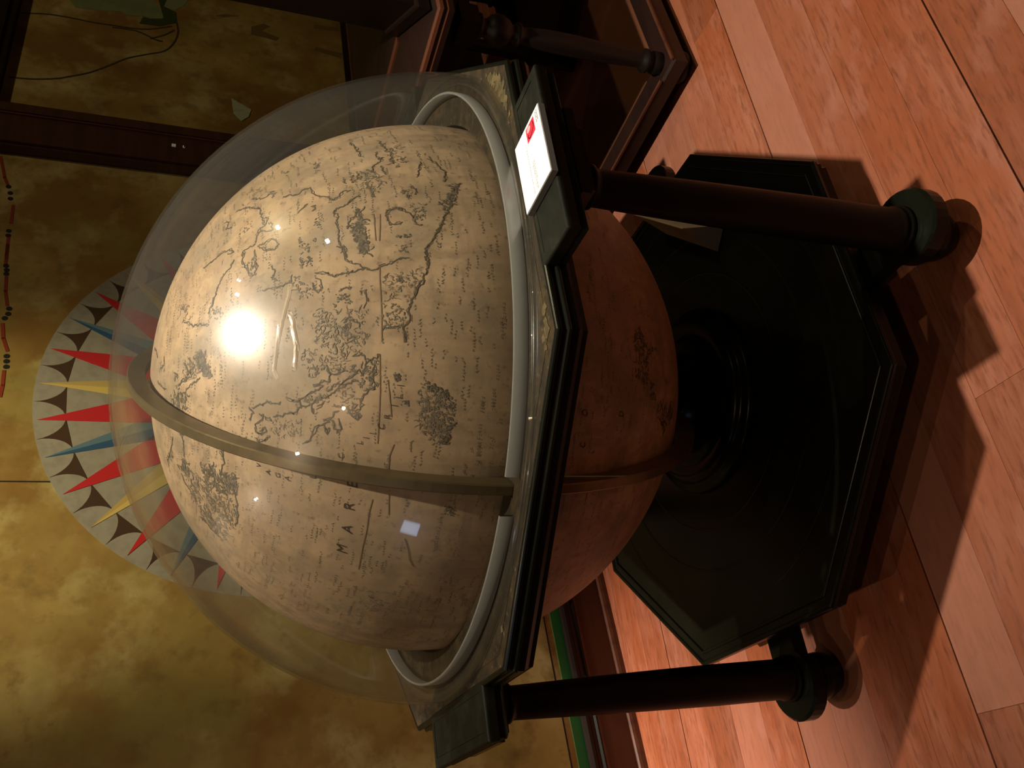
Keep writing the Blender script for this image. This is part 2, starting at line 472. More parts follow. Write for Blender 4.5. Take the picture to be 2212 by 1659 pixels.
GRID=[[(5.7,22.1),(-0.9,21.8),(-6.2,21.7),(-10,21.6)],
[(1.3,20.6),(-0.8,20.3),(-5.1,19.7)],
[(22.2,22.1),(18.9,22.1),(16,22),(13.2,21.9),(7.9,21.8)],
[(10.5,18.4),(7.8,18.2)],
[(33.7,21.4),(30.9,21.6),(27.5,21.9)],
[(34,22.5),(31,22.5),(27.6,22.5)],
[(-20.5,21.4),(-23.7,21.7),(-27.1,21.6),(-30.8,21.8),(-36.7,21.7)],
[(-19,18.8),(-20.5,18.7),(-23,18.4)],
[(-27.3,15.1),(-29.4,14.2),(-31.9,13.5),(-33.3,12.6)],
[(-9.8,18.9),(-12,19.5),(-14.6,19.4)]]
INKED=[(90,1.3,[(36.1,25.5),(34.8,24.5),(31.5,24.3),(28.8,24.1),(25.4,23.7),(25.2,24.7),(27.3,25.4),(29.3,26.2),(32,26.2),(33.6,25.2)]),
(70,1.4,[(32.8,26),(32.4,24.5),(28.7,24.4),(26.9,23.7),(24.9,23.6),(25.1,24.5),(27.1,25),(28.6,26.2)]),
(10,1,[(36.3,32.8),(35.9,32.4),(33.1,31.8),(33.6,32.4)]),
(14,1,[(46.7,27.4),(46.3,26.6),(44.1,26.5),(44.5,27.3)]),
(14,1,[(47.8,25.8),(47.4,25),(43.7,25.3),(44.3,25.9)]),
(22,1,[(48,24.5),(47.2,23.6),(44,23.6),(44.5,24.7)]),
(10,1,[(59.8,32.5),(56.6,31.2),(52.1,31.2),(53.1,31.8)]),
(7,1,[(61.4,37.8),(60.4,37),(57.4,37.4),(58.1,37.8)]),
(16,0.8,[(64,46),(59.6,43),(56.1,42.8),(57.6,45.5)]),
(12,0.9,[(55.4,41.6),(53.2,39.9),(48.9,40.1),(50.4,41)]),
(12,0.9,[(45.7,47.4),(44.1,45.8),(41.7,46.2),(42.6,47.2)]),
(50,1.1,[(40.1,8.7),(40.6,6.5),(37.1,7.5),(34.2,8.9),(34.2,9.7)]),
(26,1.1,[(35.5,11.2),(36.3,9.5),(33.7,9.3),(33,10.7)]),
(24,1.1,[(39.4,17.6),(38.9,16),(37.2,15.4),(36.7,16.2),(38.3,17.3)]),
(40,0.7,[(58.6,18.1),(57.4,15.4),(51.9,15.1),(44.5,17.5),(48.4,18.1),(52.9,18.2)]),
(16,0.9,[(50.3,16.5),(49.2,14.4),(47.1,15.3),(48,16.5)]),
(34,0.9,[(35.5,15.6),(34.9,13.7),(31.2,14.3),(30.9,15.5),(33.6,15.8)]),
(14,1.2,[(35,18.8),(34.3,17.2),(33.8,17.3),(34.2,18.7)]),
(46,0.8,[(47.5,23.2),(47.3,21.3),(43.7,20.3),(38.9,21.1),(39.7,22.3),(42.8,23.4)]),
(14,1,[(32.4,36.1),(32.1,35.5),(30.1,35.7),(30.5,36.1)]),
(24,1,[(30.7,35.5),(29.8,33.9),(28.1,34),(28.1,35.6)]),
(18,1.2,[(27.4,36),(27.1,35.5),(24.2,35.3),(24.3,35.8)]),
(20,1.1,[(27,34.6),(26.8,33.8),(24.4,33.8),(24.7,34.7)]),
(7,1,[(31.4,33.6),(31,33),(30,32.9),(30.5,33.6)]),
(40,0.8,[(23,37.3),(22.5,35.9),(19.3,33.7),(17.6,33.7),(17.7,35.9),(20.4,37)]),
(34,1,[(17.4,29.5),(17.1,27),(15.2,26.9),(15,27.9),(15.7,29.2)]),
(8,1,[(16,30),(15.4,29.2),(14.7,29.5),(15.1,30)]),
(24,1,[(30.9,46.9),(32.3,44.8),(28,44.6),(28.5,46.2)]),
(24,1,[(11.8,28.4),(12.3,27),(10.6,27.3),(9.2,27.7),(10.1,28.5)]),
(120,0.6,[(15.3,33.2),(14.4,24.5),(6.2,24.1),(6.3,32.7)]),
(60,0.8,[(14.7,21.7),(14.8,19.3),(13.1,17.7),(10.5,18.7),(10.7,21.7)]),
(80,0.6,[(20.3,21.4),(20.7,15.2),(17.8,15.8),(15.1,17.5),(15.3,21.7)]),
(16,1.2,[(19.7,19.4),(19.5,18.6),(18.8,18.7),(18.9,19.3)]),
(14,1.2,[(28.2,18.9),(28.3,16.4),(27.6,16.7),(27.7,18.9)]),
(24,0.8,[(26.1,19.2),(26.1,17),(24.8,17.1),(24.5,18.7)]),
(70,0.6,[(6.1,35.8),(7.1,27.7),(2.9,27.3),(1.3,34)]),
(10,1,[(2.2,33.2),(2.5,32.3),(1.5,32.6)]),
(80,0.8,[(3.5,26.9),(4.7,22.1),(-0.4,22.2),(-0.5,24.9),(0.5,26.8)]),
(40,0.9,[(-2.7,34.6),(-2,30.5),(-3.4,30.4),(-4.2,34.4)]),
(40,0.5,[(-1.4,29.4),(-0.1,26.8),(-2.4,25.3),(-3.8,27.9)]),
(46,0.5,[(-8.6,40.5),(-7.1,34.9),(-11,34.9),(-11.9,40)]),
(22,1.3,[(-5.1,26.1),(-4.9,24.9),(-5.8,25),(-5.9,25.5)]),
(24,1,[(2.6,19.8),(2.7,18.5),(1.1,18.6),(1.3,19.6)]),
(120,1.5,[(7.4,59.5),(8.4,57.7),(5.9,56.3),(3,55.3),(0.1,54.2),(0.9,56.1),(3.9,58)]),
(40,0.9,[(6.1,63),(5.6,59.4),(1.9,57.4),(-1.3,59.6),(-0.5,62.7)]),
(70,1.2,[(-9,67.8),(-6.3,62.4),(-6.7,59.3),(-10.9,61.7),(-15.5,63.7),(-13.8,66.6)]),
(14,1,[(-4.1,66.1),(-3.7,63.9),(-6.2,64.1),(-6,65.6)]),
(20,0.7,[(33.8,66.5),(29.3,61.9),(23.8,61.7),(25.1,65.6)]),
(12,0.8,[(11,75.3),(10.4,71.9),(3,71.5),(3.6,75.5)]),
(30,1,[(21.2,55.6),(21.6,52.8),(18.1,52),(17.6,53.9)]),
(40,1.3,[(-34.2,61.5),(-30.9,59.2),(-35.9,58.7),(-40.8,61.5)]),
(50,1.2,[(-29.2,56),(-25.3,52.4),(-29.4,52.2),(-32.5,55.1)]),
(150,1.3,[(-28.2,52.7),(-24.9,47.2),(-30.3,46.6),(-33.7,50.3),(-32.5,52.4)]),
(220,0.9,[(-39.5,60.4),(-31.1,53.8),(-35.1,51),(-31,46.9),(-36.2,45.5),(-40.4,47.8),(-50.2,54.7),(-47.1,56.8)]),
(110,0.9,[(-50.2,54.7),(-36.2,45.5),(-41.5,46.2),(-50.4,48.1),(-51.6,51.3)]),
(12,1.2,[(-39.3,63.5),(-35.7,61.4),(-38.4,61.6),(-40.8,63.1)]),
(12,1.2,[(-23.1,63.5),(-21.2,61.5),(-24.3,61.7),(-25.2,62.5)]),
(14,1,[(-43.5,68),(-35.8,65.6),(-42.5,65.7),(-48.7,67.9)]),
(200,0.7,[(-0.9,15.4),(-0.6,11.3),(-2.4,10.5),(-5.8,10.2),(-8.2,11.3),(-7.9,14.2),(-5.4,15.4)]),
(50,1.4,[(1.2,14.6),(0.9,13.7),(0.5,11.9),(-0.9,11.3),(-0.7,12.9),(-0.1,14.2)]),
(24,1.4,[(0.4,11.9),(-0.1,10.9),(-1.4,10.5),(-1.2,11.3)]),
(50,1.4,[(-7.3,10.9),(-7.4,10),(-9,10.1),(-9.1,11.4),(-8.9,12.3)]),
(24,1.1,[(-1.4,10.5),(-1.9,10),(-6.3,9.8),(-6.3,10.3)]),
(20,1.2,[(-2.1,17.9),(-2,17.1),(-2.9,17),(-3,17.7)]),
(24,1.2,[(2.3,19.6),(2.3,18.8),(1.2,18.9),(1.3,19.7)]),
(90,1.3,[(14.8,-28.5),(15.3,-30.3),(13.3,-32.3),(9.9,-33),(9,-32.3),(9.8,-28),(12.2,-27.6)]),
(20,1.2,[(11.3,-32.1),(13.3,-37.1),(11.5,-35.7),(9.9,-32.6)]),
(60,1,[(8.3,-27.4),(9.1,-32.9),(3.2,-32.9),(2,-31.3),(4.5,-28.2)]),
(30,1.3,[(4.2,-32.9),(3.3,-36.2),(-0.5,-35.7),(0.4,-34.1)]),
(90,1.3,[(-0.5,-37.3),(-1.2,-46.9),(-4.9,-48.8),(-8.8,-41.8),(-3.6,-37.7)]),
(10,1.2,[(6,-40.2),(6.1,-42.9),(4.7,-42.3),(4.9,-40.2)]),
(40,1,[(-20,9.4),(-19.9,7.8),(-21.6,7.6),(-21.7,9.2)]),
(30,0.6,[(-41.1,22.2),(-40.7,14),(-47.5,10.1),(-50.4,20.7)])]
LETTERS=[('M', -32.8, 25.3, 0.017), ('A', -27.9, 25.0, 0.017), ('R', -23.0, 25.2, 0.017), ('E', -18.5, 25.1, 0.017), ('C', -13.3, 27.5, 0.009), ('L', -10.3, 24.6, 0.009), ('I', -9.3, 23.6, 0.009), ('I', -8.4, 22.6, 0.009), ('C', -7.0, 21.3, 0.01), ('R', -5.2, 20.4, 0.01), ('I', -3.2, 19.4, 0.01), ('L', -1.6, 18.8, 0.01), ('I', 0.3, 18.6, 0.01), ('V', -19.8, 42.2, 0.009), ('A', -20.6, 40.2, 0.009), ('G', -20.5, 38.3, 0.009), ('A', -20.5, 36.5, 0.009), ('U', -18.4, 31.9, 0.011), ('O', -3.0, -14.7, 0.011), ('C', -8.9, -14.9, 0.011), ('D', -3.2, -24.0, 0.011)]
CREASE=[[(21.7,37.7),(19.6,37.9),(17.1,38.3),(15.4,38.7),(13,39.2),(9.7,39.7),(6.6,40.2)],
[(14.8,37.8),(13,37.2),(11.4,37),(8.6,36.4),(6.4,36.1)],
[(12.6,39.6),(7.6,40.1),(2.3,40.4),(0.7,39.6)],
[(12.2,37.3),(7.4,36.4),(2.4,36.5)]]
ROUTE=[[(1.233,1.881),(1.144,1.876),(1.104,1.873)],
[(1.052,1.864),(0.994,1.859),(0.938,1.847)],
[(0.863,1.85),(0.809,1.841),(0.763,1.824)],
[(0.688,1.823),(0.637,1.82),(0.598,1.821)],
[(1.592,1.952),(1.494,1.927),(1.459,1.913)],
[(1.366,1.885),(1.286,1.881)],
[(1.188,1.878),(1.127,1.874)]]
DOTS=[(1.098,1.871),(1.081,1.867),(1.065,1.866),(0.925,1.84),(0.904,1.84),(0.886,1.847),(0.743,1.823),(0.724,1.821),(0.704,1.819),(1.452,1.91),(1.423,1.901),(1.397,1.897),(1.25,1.883),(1.229,1.882)]
RIVER=[[(2.02,1.981),(2.03,1.904),(2.054,1.827),(2.08,1.781),(2.12,1.719),(2.179,1.657),(2.245,1.593),(2.29,1.525),(2.335,1.456),(2.403,1.422),(2.484,1.41),(2.58,1.426)],
[(2.418,1.99),(2.441,1.902),(2.444,1.817),(2.44,1.73),(2.444,1.66),(2.447,1.589),(2.464,1.517),(2.509,1.438)],
[(2.431,1.659),(2.434,1.57),(2.399,1.495),(2.395,1.469)],
[(2.4,1.513),(2.442,1.461),(2.486,1.426)]]
LAND=[[(2.562,1.832),(2.518,1.807),(2.523,1.755),(2.531,1.702),(2.549,1.639),(2.53,1.616),(2.538,1.573),(2.545,1.551),(2.535,1.521),(2.54,1.484),(2.566,1.467),(2.619,1.492),(2.66,1.513),(2.714,1.516),(2.601,1.836)],
[(2.639,1.474),(2.633,1.451),(2.627,1.428),(2.674,1.391),(2.721,1.377),(2.757,1.394),(2.736,1.455),(2.675,1.468)]]
LAND2=[[(2.488,1.562),(2.538,1.551),(2.535,1.521),(2.552,1.47),(2.64,1.489),(2.692,1.499),(2.705,1.462),(2.639,1.474),(2.614,1.423),(2.542,1.417),(2.495,1.482)]]
BLOT=[[(2.611,1.11),(2.652,1.056),(2.638,1.029),(2.596,1.07),(2.569,0.989),(2.542,1.003),(2.55,1.05),(2.554,1.111)],
[(2.713,0.83),(2.731,0.72),(2.702,0.715),(2.689,0.831)],
[(2.642,1.264),(2.667,1.224),(2.675,1.164),(2.644,1.224)],
[(2.549,0.83),(2.538,0.71),(2.501,0.719),(2.523,0.838)]]
# ---------------------------------------------------------------- the room, laid out along the mural wall
P1 = Vector((-.5817, .7551, 0))
WA = rad(34.992)
WALL_N = .03
TC, ZC = -.991, 1.3348
T0, T1, N0, H = -3.2, 4.6, -5.6, 4.4


def inwall(o):
    o.location = P1
    o.rotation_euler = (0, 0, WA)
    return o


def wp(t, z):
    k = (2.446 + WALL_N) / 2.446
    return TC + (t - TC) * k, ZC + (z - ZC) * k


def wroom(name, b, m):
    return structure(inwall(b.build(name, m)))


wall = wroom('wall_back', MB().box(T0, T1, WALL_N, WALL_N + .12, 0, H), M['mural'])
wl = MB()
wl.box(T0 - .12, T0, N0, -1.73, 0, H).box(T0 - .12, T0, -1.47, WALL_N, 0, H).box(T0 - .12, T0, -1.73, -1.47, 0, 1.66).box(T0 - .12, T0, -1.73, -1.47, 1.98, H)
wroom('wall_left', wl, M['plaster'])
wroom('wall_right', MB().box(T1, T1 + .12, N0, WALL_N, 0, H), M['plaster'])
wroom('wall_front', MB().box(T0, T1, N0 - .12, N0, 0, H), M['plaster'])
wroom('ceiling', MB().box(T0 - .12, T1 + .12, N0 - .12, WALL_N + .12, H, H + .1), M['ceiling'])
win = wroom('window_1', MB().box(T0 - .03, T0 + .015, -1.75, -1.72, 1.64, 2.0).box(T0 - .03, T0 + .015, -1.48, -1.45, 1.64, 2.0).box(T0 - .03, T0 + .015, -1.72, -1.48, 1.64, 1.67).box(T0 - .03, T0 + .015, -1.72, -1.48, 1.97, 2.0), M['mahogany'])
MB().box(T0 - .06, T0 - .05, -1.73, -1.47, 1.66, 1.98).build('pane', M['window'], win)

# floor of red boards, each board a piece of its own
floor = structure(inwall(MB().box(T0 - .1, T1 + .1, N0 - .1, WALL_N + .1, -.06, -.022).build('floor', M['subfloor'])))
PA = rad(30)
pdir, pnrm = Vector((cos(PA), sin(PA), 0)), Vector((-sin(PA), cos(PA), 0))
fx = Matrix.Translation(P1) @ Matrix.Rotation(WA, 4, 'Z')
fxi = fx.inverted()
BW = .4937                       # four strips to a board; dark joints between boards, tight seams between strips
edges = [.161 + BW / 4 * i for i in range(28, -36, -1)]
joint = lambda e: abs(((e - .161) / BW + .5) % 1 - .5) < .01
rnd = random.Random(21)
gap = .0003
for a, b in zip(edges, edges[1:]):
    x = -4.2 - rnd.random() * 1.6
    while x < 4.9:
        ln = rnd.uniform(2.6, 4.2)
        x0, x1 = x + gap * .6, x + ln - gap * .6
        x += ln
        ok = []
        # keep the part of the board that lies inside the room
        steps = 60
        ins = []
        for i in range(steps + 1):
            xx = x0 + (x1 - x0) * i / steps
            p = fxi @ (pdir * xx + pnrm * ((a + b) / 2))
            ins.append(T0 - .05 < p.x < T1 + .05 and N0 - .05 < p.y < WALL_N + .07)
        if not any(ins): continue
        i0, i1 = ins.index(True), len(ins) - 1 - ins[::-1].index(True)
        if i1 - i0 < 2: continue
        s0, s1 = x0 + (x1 - x0) * i0 / steps, x0 + (x1 - x0) * i1 / steps
        dz = rnd.uniform(-.0002, .0002)
        ga, gb = (.0017 if joint(a) else .0002), (.0017 if joint(b) else .0002)
        mb = MB()
        lx = (s1 - s0) / 2
        vs = []
        for z, c in ((-.022, 0), (-.0006 + dz, 0), (dz, .0003)):
            w0, w1 = -(a - b) / 2 + gb + c, (a - b) / 2 - ga - c
            vs += [(-lx + c, w0, z), (lx - c, w0, z), (lx - c, w1, z), (-lx + c, w1, z)]
        fs = [(8, 9, 10, 11)]
        for r in (0, 4):
            for i in range(4):
                j = (i + 1) % 4
                fs.append((r + i, r + j, r + 4 + j, r + 4 + i))
        mb.add(vs, fs)
        o = mb.build('plank', M['plank'])
        o.matrix_world = Matrix.Translation(pdir * ((s0 + s1) / 2) + pnrm * ((a + b) / 2)) @ Matrix.Rotation(PA, 4, 'Z')
        mw = o.matrix_world.copy()
        o.parent = floor
        o.matrix_local = fxi @ mw

# skirting: board, dark cap moulding and shoe moulding, with the painted green line above
bb = MB()
t_end = 1.645
bb.box(T0, t_end, .013, WALL_N, 0, .122)
base = wroom('baseboard_back', bb, M['base_board'])
prof = [(.0, .122), (.016, .122), (.018, .128), (.012, .134), (.014, .146), (.020, .152), (.021, .162), (.016, .170), (.0, .172)]
cap = MB()
vs = [(t, WALL_N - .013 + .013 - o, z) for t in (T0, t_end) for o, z in prof]
n = len(prof)
cap.add(vs, [(i, (i + 1) % n, n + (i + 1) % n, n + i) for i in range(n)] + [tuple(range(n)), tuple(range(2 * n - 1, n - 1, -1))])
cap.build('cap_moulding', M['mahogany_dark'], base)
MB().box(T0, t_end, .012, .018, .116, .1235, .001).build('bead', M['red_trim'], base)
sh = MB()
prof = [(.013, 0), (.013, .026), (.009, .026), (.004, .022), (.001, .014), (0, 0)]
n = len(prof)
vs = [(t, y, z) for t in (T0, t_end) for y, z in prof]
sh.add(vs, [(i, (i + 1) % n, n + (i + 1) % n, n + i) for i in range(n)] + [tuple(range(n)), tuple(range(2 * n - 1, n - 1, -1))])
sh.build('shoe_moulding', M['red_trim'], base)
MB().box(T0, t_end, WALL_N - .0012, WALL_N, .1725, .205).build('green_stripe', M['green'], wall)
MB().box(T0, t_end, WALL_N - .0012, WALL_N, .226, .230).build('border_line', M['dot_black'], wall)

# posts and rails that divide the mural
tr = MB().box(1.645, 1.865, -.012, WALL_N, 0, 3.0).box(1.655, 1.700, -.024, -.012, 0, 3.0, 0).box(1.812, 1.855, -.024, -.012, 0, 3.0)
post = wroom('trim_1', tr, M['mahogany'])
pb = MB()
for a, b in ((1.700, 1.707), (1.805, 1.812)):
    pb.box(a, b, -.018, -.012, 0, 3.0)
pb.build('bead', M['red_trim'], post)
MB().box(1.748, 1.764, -.014, -.012, 1.389, 1.404).build('paper_tab', M['white'], post)
stud = MB().lathe([(0, .006), (.004, .0055), (.007, .003), (.009, 0)], 16)
st = stud.build('stud', M['steel'], post)
st.location = (1.758, -.0125, 1.359)
st.rotation_euler = (pi / 2, 0, 0)
beam = wroom('trim_2', MB().box(1.865, T1, -.02, WALL_N, 2.005, 2.5).box(1.865, T1, -.034, -.02, 2.03, 2.09), M['mahogany_dark'])
wains = wroom('trim_3', MB().box(1.865, T1, .008, WALL_N, 0, .70).box(1.865, T1, -.002, .008, .655, .705), M['mahogany_dark'])

# mural paint: compass rose, dotted route, river, land (flat print on the wall)
def flat(name, polys, m, parent, lift=.0012, conv=True):
    mb = MB()
    for pl in polys:
        q = [wp(*p) for p in pl] if conv else pl
        ar = sum(q[i - 1][0] * q[i][1] - q[i][0] * q[i - 1][1] for i in range(len(q)))
        if ar < 0: q = q[::-1]
        k = len(q)
        vs = [(x, WALL_N - lift, z) for x, z in q] + [(x, WALL_N, z) for x, z in q]
        fs = [tuple(range(k))] + [(i, k + i, k + (i + 1) % k, (i + 1) % k) for i in range(k)]
        mb.add(vs, fs)
    return mb.build(name, m, parent)


def ribbon2(pts, w, rng=None, wob=0):
    out = []
    for i in range(len(pts) - 1):
        a, b = Vector(pts[i]), Vector(pts[i + 1])
        d = (b - a).normalized()
        s = Vector((-d.y, d.x)) * w
        a2, b2 = a - d * w * .7, b + d * w * .7
        out.append([tuple(a2 - s), tuple(b2 - s), tuple(b2 + s), tuple(a2 + s)])
    return out


RC = wp(.632, 1.060)
RR = .685
disc = MB()
k = 128
vs = [(RC[0], WALL_N - .0010, RC[1])] + [(RC[0] + RR * sin(2 * pi * i / k), WALL_N - .0010, RC[1] + RR * cos(2 * pi * i / k)) for i in range(k)]
fs = [(0, 1 + i, 1 + (i + 1) % k) for i in range(k)]
vs2 = [(x, WALL_N, z) for x, y, z in vs[1:]]
disc.add(vs + vs2, fs + [(1 + i, 1 + k + i, 1 + k + (i + 1) % k, 1 + (i + 1) % k) for i in range(k)])
rose = disc.build('compass_rose', M['rose_disc'], wall)
STEP = rad(11.25)
A0 = rad(1.6)


def rp(a, r):
    return (RC[0] + r * sin(a), RC[1] + r * cos(a))


def petal(u, s):  # the scalloped side of a brown patch: from the rim between two rays down to the ray's axis
    pass


for i in range(32):
    a = A0 + i * STEP
    # ray colours run red, blue, red, yellow
    kind = 'yrbr'[i % 4]
    ln, wid = RR - .012, {'r': .085, 'b': .066, 'y': .064}[kind]
    base_r = .20
    for s in (-1, 1):
        m = {'r': ('rose_red', 'rose_red'), 'b': ('rose_blue', 'rose_blue2'), 'y': ('rose_yellow', 'rose_yellow2')}[kind][0 if s < 0 else 1]
        tip, mid, inn = rp(a, ln), rp(a, base_r), rp(a + s * wid / base_r, base_r)
        flat('ray', [[tip, inn, mid]], M[m], rose, .0022, False)
    # brown patch with concave sides between this ray and the next
    am = a + STEP / 2
    pts = [rp(am, RR - .003)]
    half = STEP / 2
    inner = .598
    for q in range(1, 9):      # right side: arc of the next ray's lobe
        f = q / 8
        r = RR - .003 - (RR - .003 - inner) * sin(f * pi / 2)
        pts.append(rp(am + half * (1 - cos(f * pi / 2)) * .98, r))
    for q in range(8, 0, -1):
        f = q / 8
        r = RR - .003 - (RR - .003 - inner) * sin(f * pi / 2)
        pts.append(rp(am - half * (1 - cos(f * pi / 2)) * .98, r))
    flat('scallop', [pts], M['rose_brown'], rose, .0017, False)

flat('route_line', [q for pl in ROUTE for q in ribbon2([wp(*p) for p in pl], .0048)], M['route_red'], wall, .0012, False)
flat('route_dot', [[(wp(*p)[0] + .0085 * cos(i * pi / 5), wp(*p)[1] + .0085 * sin(i * pi / 5)) for i in range(10)] for p in DOTS], M['dot_black'], wall, .0012, False)
flat('seam', [ribbon2([wp(.318, .24), wp(.318, 2.6)], .0022)[0]], M['dot_black'], wall, .0008, False)


def smooth2(pl, k=5):
    out = []
    P = [pl[0]] + list(pl) + [pl[-1]]
    for i in range(1, len(P) - 2):
        for q in range(k):
            t = q / k
            out.append(tuple(.5 * (2 * P[i][c] + (P[i + 1][c] - P[i - 1][c]) * t + (2 * P[i - 1][c] - 5 * P[i][c] + 4 * P[i + 1][c] - P[i + 2][c]) * t * t + (3 * P[i][c] - P[i - 1][c] - 3 * P[i + 1][c] + P[i + 2][c]) * t ** 3) for c in (0, 1)))
    return out + [pl[-1]]


flat('river', [q for pl in RIVER for q in ribbon2(smooth2([wp(*p) for p in pl]), .0036)], M['river'], wall, .0012, False)
flat('land', [[wp(*p) for p in pl] for pl in LAND], M['land'], wall, .0010, False)
flat('land_shade', [[wp(*p) for p in pl] for pl in LAND2], M['land_dark'], wall, .0014, False)
flat('blot', [[wp(*p) for p in pl] for pl in BLOT], M['blot'], wall, .0010, False)

pl = [wp(*p) for p in ((2.098, 1.189), (2.045, 1.111), (1.999, 1.122), (1.967, 1.149), (2.008, 1.181))]
note = inwall(flat('paper_label', [pl], M['green_paper'], None, .003, False))
tag(note, 'small pale green paper label stuck on the dark ochre mural, right of the post', 'label')

# ---------------------------------------------------------------- the stand of the globe
PHI = .1346
K = rad(45)
RING_R, RING_Z = .7075, .843
LEGA = [PHI + K / 2 + i * 2 * K for i in range(4)]
LEG_R = .658


def pol(a, r):
    return (sin(a) * r, -cos(a) * r)


def octo(r):
    return [pol(PHI + i * K, r) for i in range(8)]


def arc(cx, cz, r, a0, a1, n):
    return [(cx + r * cos(rad(a0 + (a1 - a0) * i / n)), cz + r * sin(rad(a0 + (a1 - a0) * i / n))) for i in range(n + 1)]


stand = thing('globe_stand', 'black octagonal wooden stand carrying the big globe on turned columns', 'globe stand')


def annulus(mb, outer, r_in, z0, z1, n=96, notch=None):
    """octagon with a round hole: top, bottom, outer and inner sides"""
    oc = outer
    angs = sorted(set([PHI + i * K for i in range(8)] + [i * 2 * pi / n for i in range(n)] + [PHI + i * K + 2 * pi for i in range(8)]))
    if notch:
        angs += [m + s * w for m in (notch[0], notch[0] + pi) for s in (-1, 1) for w in (notch[1], notch[1] + .001)]
    angs = sorted(set(round(a % (2 * pi), 6) for a in angs))
    R = math.hypot(*oc[0])
    vs = []
    for a in angs:
        rel = (a - PHI) % K - K / 2
        ro = R * cos(K / 2) / cos(rel)
        ri = r_in
        if notch and min(abs((a - notch[0]) % pi), pi - abs((a - notch[0]) % pi)) < notch[1] + .0005:
            ri = notch[2]
        for r, z in ((ri, z1), (ro, z1), (ro, z0), (ri, z0)):
            vs.append((*pol(a, r), z))
    m = len(angs)
    fs = []
    for i in range(m):
        j = (i + 1) % m
        for q in range(4):
            p = (q + 1) % 4
            fs.append((i * 4 + q, i * 4 + p, j * 4 + p, j * 4 + q))
    return mb.add(vs, fs)


MER = rad(-15.0)
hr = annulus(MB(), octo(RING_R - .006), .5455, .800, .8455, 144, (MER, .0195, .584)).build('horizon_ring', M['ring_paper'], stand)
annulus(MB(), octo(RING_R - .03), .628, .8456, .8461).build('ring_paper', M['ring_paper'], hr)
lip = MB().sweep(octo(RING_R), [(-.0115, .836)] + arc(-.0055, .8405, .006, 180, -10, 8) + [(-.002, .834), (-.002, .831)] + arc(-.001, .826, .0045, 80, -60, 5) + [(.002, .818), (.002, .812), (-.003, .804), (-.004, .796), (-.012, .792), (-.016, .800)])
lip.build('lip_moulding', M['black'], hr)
# flakes of tan paint on the far right stretch of the ring
rr = random.Random(5)
fl = MB()
for a0, r0, sa, sr, nn in ((.86, .662, .10, .012, 60), (.98, .660, .12, .012, 60), (1.35, .645, .3, .006, 16), (.12, .664, .09, .008, 10), (-.55, .664, .07, .008, 6)):
    for _ in range(nn):
        a, r = rr.gauss(a0, sa * .5), rr.gauss(r0, sr)
        sz = rr.uniform(.004, .013)
        pts = []
        for i in range(9):
            w = sz * rr.uniform(.5, 1.1)
            x, y = pol(a, r)
            pts.append((x + w * cos(i * 2 * pi / 9), y + w * sin(i * 2 * pi / 9)))
        if all(.6455 < math.hypot(*p) < .690 * cos(K / 2) / cos((math.atan2(p[0], -p[1]) - PHI) % K - K / 2) for p in pts):
            fl.prism(pts, .8461, .8463 + rr.uniform(0, .0002))
fl.build('paint_flake', M['peel'], hr)['kind'] = 'stuff'

INR = RING_R * cos(K / 2)
for la in LEGA:
    def blk(b, w, la=la):
        return (sin(la) * b + cos(la) * w, -cos(la) * b + sin(la) * w)
    path = [blk(.7404, -.1615), blk(.7404, .1615), blk(INR - .012, .1615), blk(INR - .012, -.1615)]
    bl = MB().prism([blk(.722, -.143), blk(.722, .143), blk(INR - .010, .143), blk(INR - .010, -.143)], .806, .8456)
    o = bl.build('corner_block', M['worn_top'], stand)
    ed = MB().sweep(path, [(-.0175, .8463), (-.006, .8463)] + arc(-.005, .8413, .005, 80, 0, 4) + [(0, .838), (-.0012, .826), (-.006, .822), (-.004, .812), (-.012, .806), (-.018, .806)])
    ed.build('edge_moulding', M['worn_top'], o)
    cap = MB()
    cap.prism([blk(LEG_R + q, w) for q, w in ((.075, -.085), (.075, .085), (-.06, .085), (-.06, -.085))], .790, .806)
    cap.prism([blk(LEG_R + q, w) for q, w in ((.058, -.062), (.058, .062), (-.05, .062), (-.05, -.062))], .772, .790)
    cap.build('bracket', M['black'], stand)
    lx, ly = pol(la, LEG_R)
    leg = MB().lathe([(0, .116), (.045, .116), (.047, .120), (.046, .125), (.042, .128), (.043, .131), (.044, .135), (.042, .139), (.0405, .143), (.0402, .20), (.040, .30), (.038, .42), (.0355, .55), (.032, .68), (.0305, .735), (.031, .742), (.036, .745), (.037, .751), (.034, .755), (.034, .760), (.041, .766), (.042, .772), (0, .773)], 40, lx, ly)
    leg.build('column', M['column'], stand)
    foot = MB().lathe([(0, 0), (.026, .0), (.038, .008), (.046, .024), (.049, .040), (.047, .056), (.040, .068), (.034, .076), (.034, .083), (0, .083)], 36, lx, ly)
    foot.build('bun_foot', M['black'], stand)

for q in (0, 1):
    la = LEGA[q]
    d = Vector(pol(la, 1))
    s = Vector((-d.y, d.x))
    pts = []
    for sg in (1, -1):
        c = d * (LEG_R + .016) * sg
        w = .040
        a0 = math.atan2(d.y * sg, d.x * sg)
        pts.append(tuple(c - d * sg * .056 - s * sg * w))
        for i in range(-11, 12):
            a = a0 + i * (pi * .74) / 11
            pts.append((c.x + .070 * cos(a), c.y + .070 * sin(a)))
        pts.append(tuple(c - d * sg * .056 + s * sg * w))
    z0, z1 = (.083, .1155) if q == 0 else (.0832, .1152)
    MB().prism(pts, z0, z1, .005).build('stretcher', M['black'], stand)

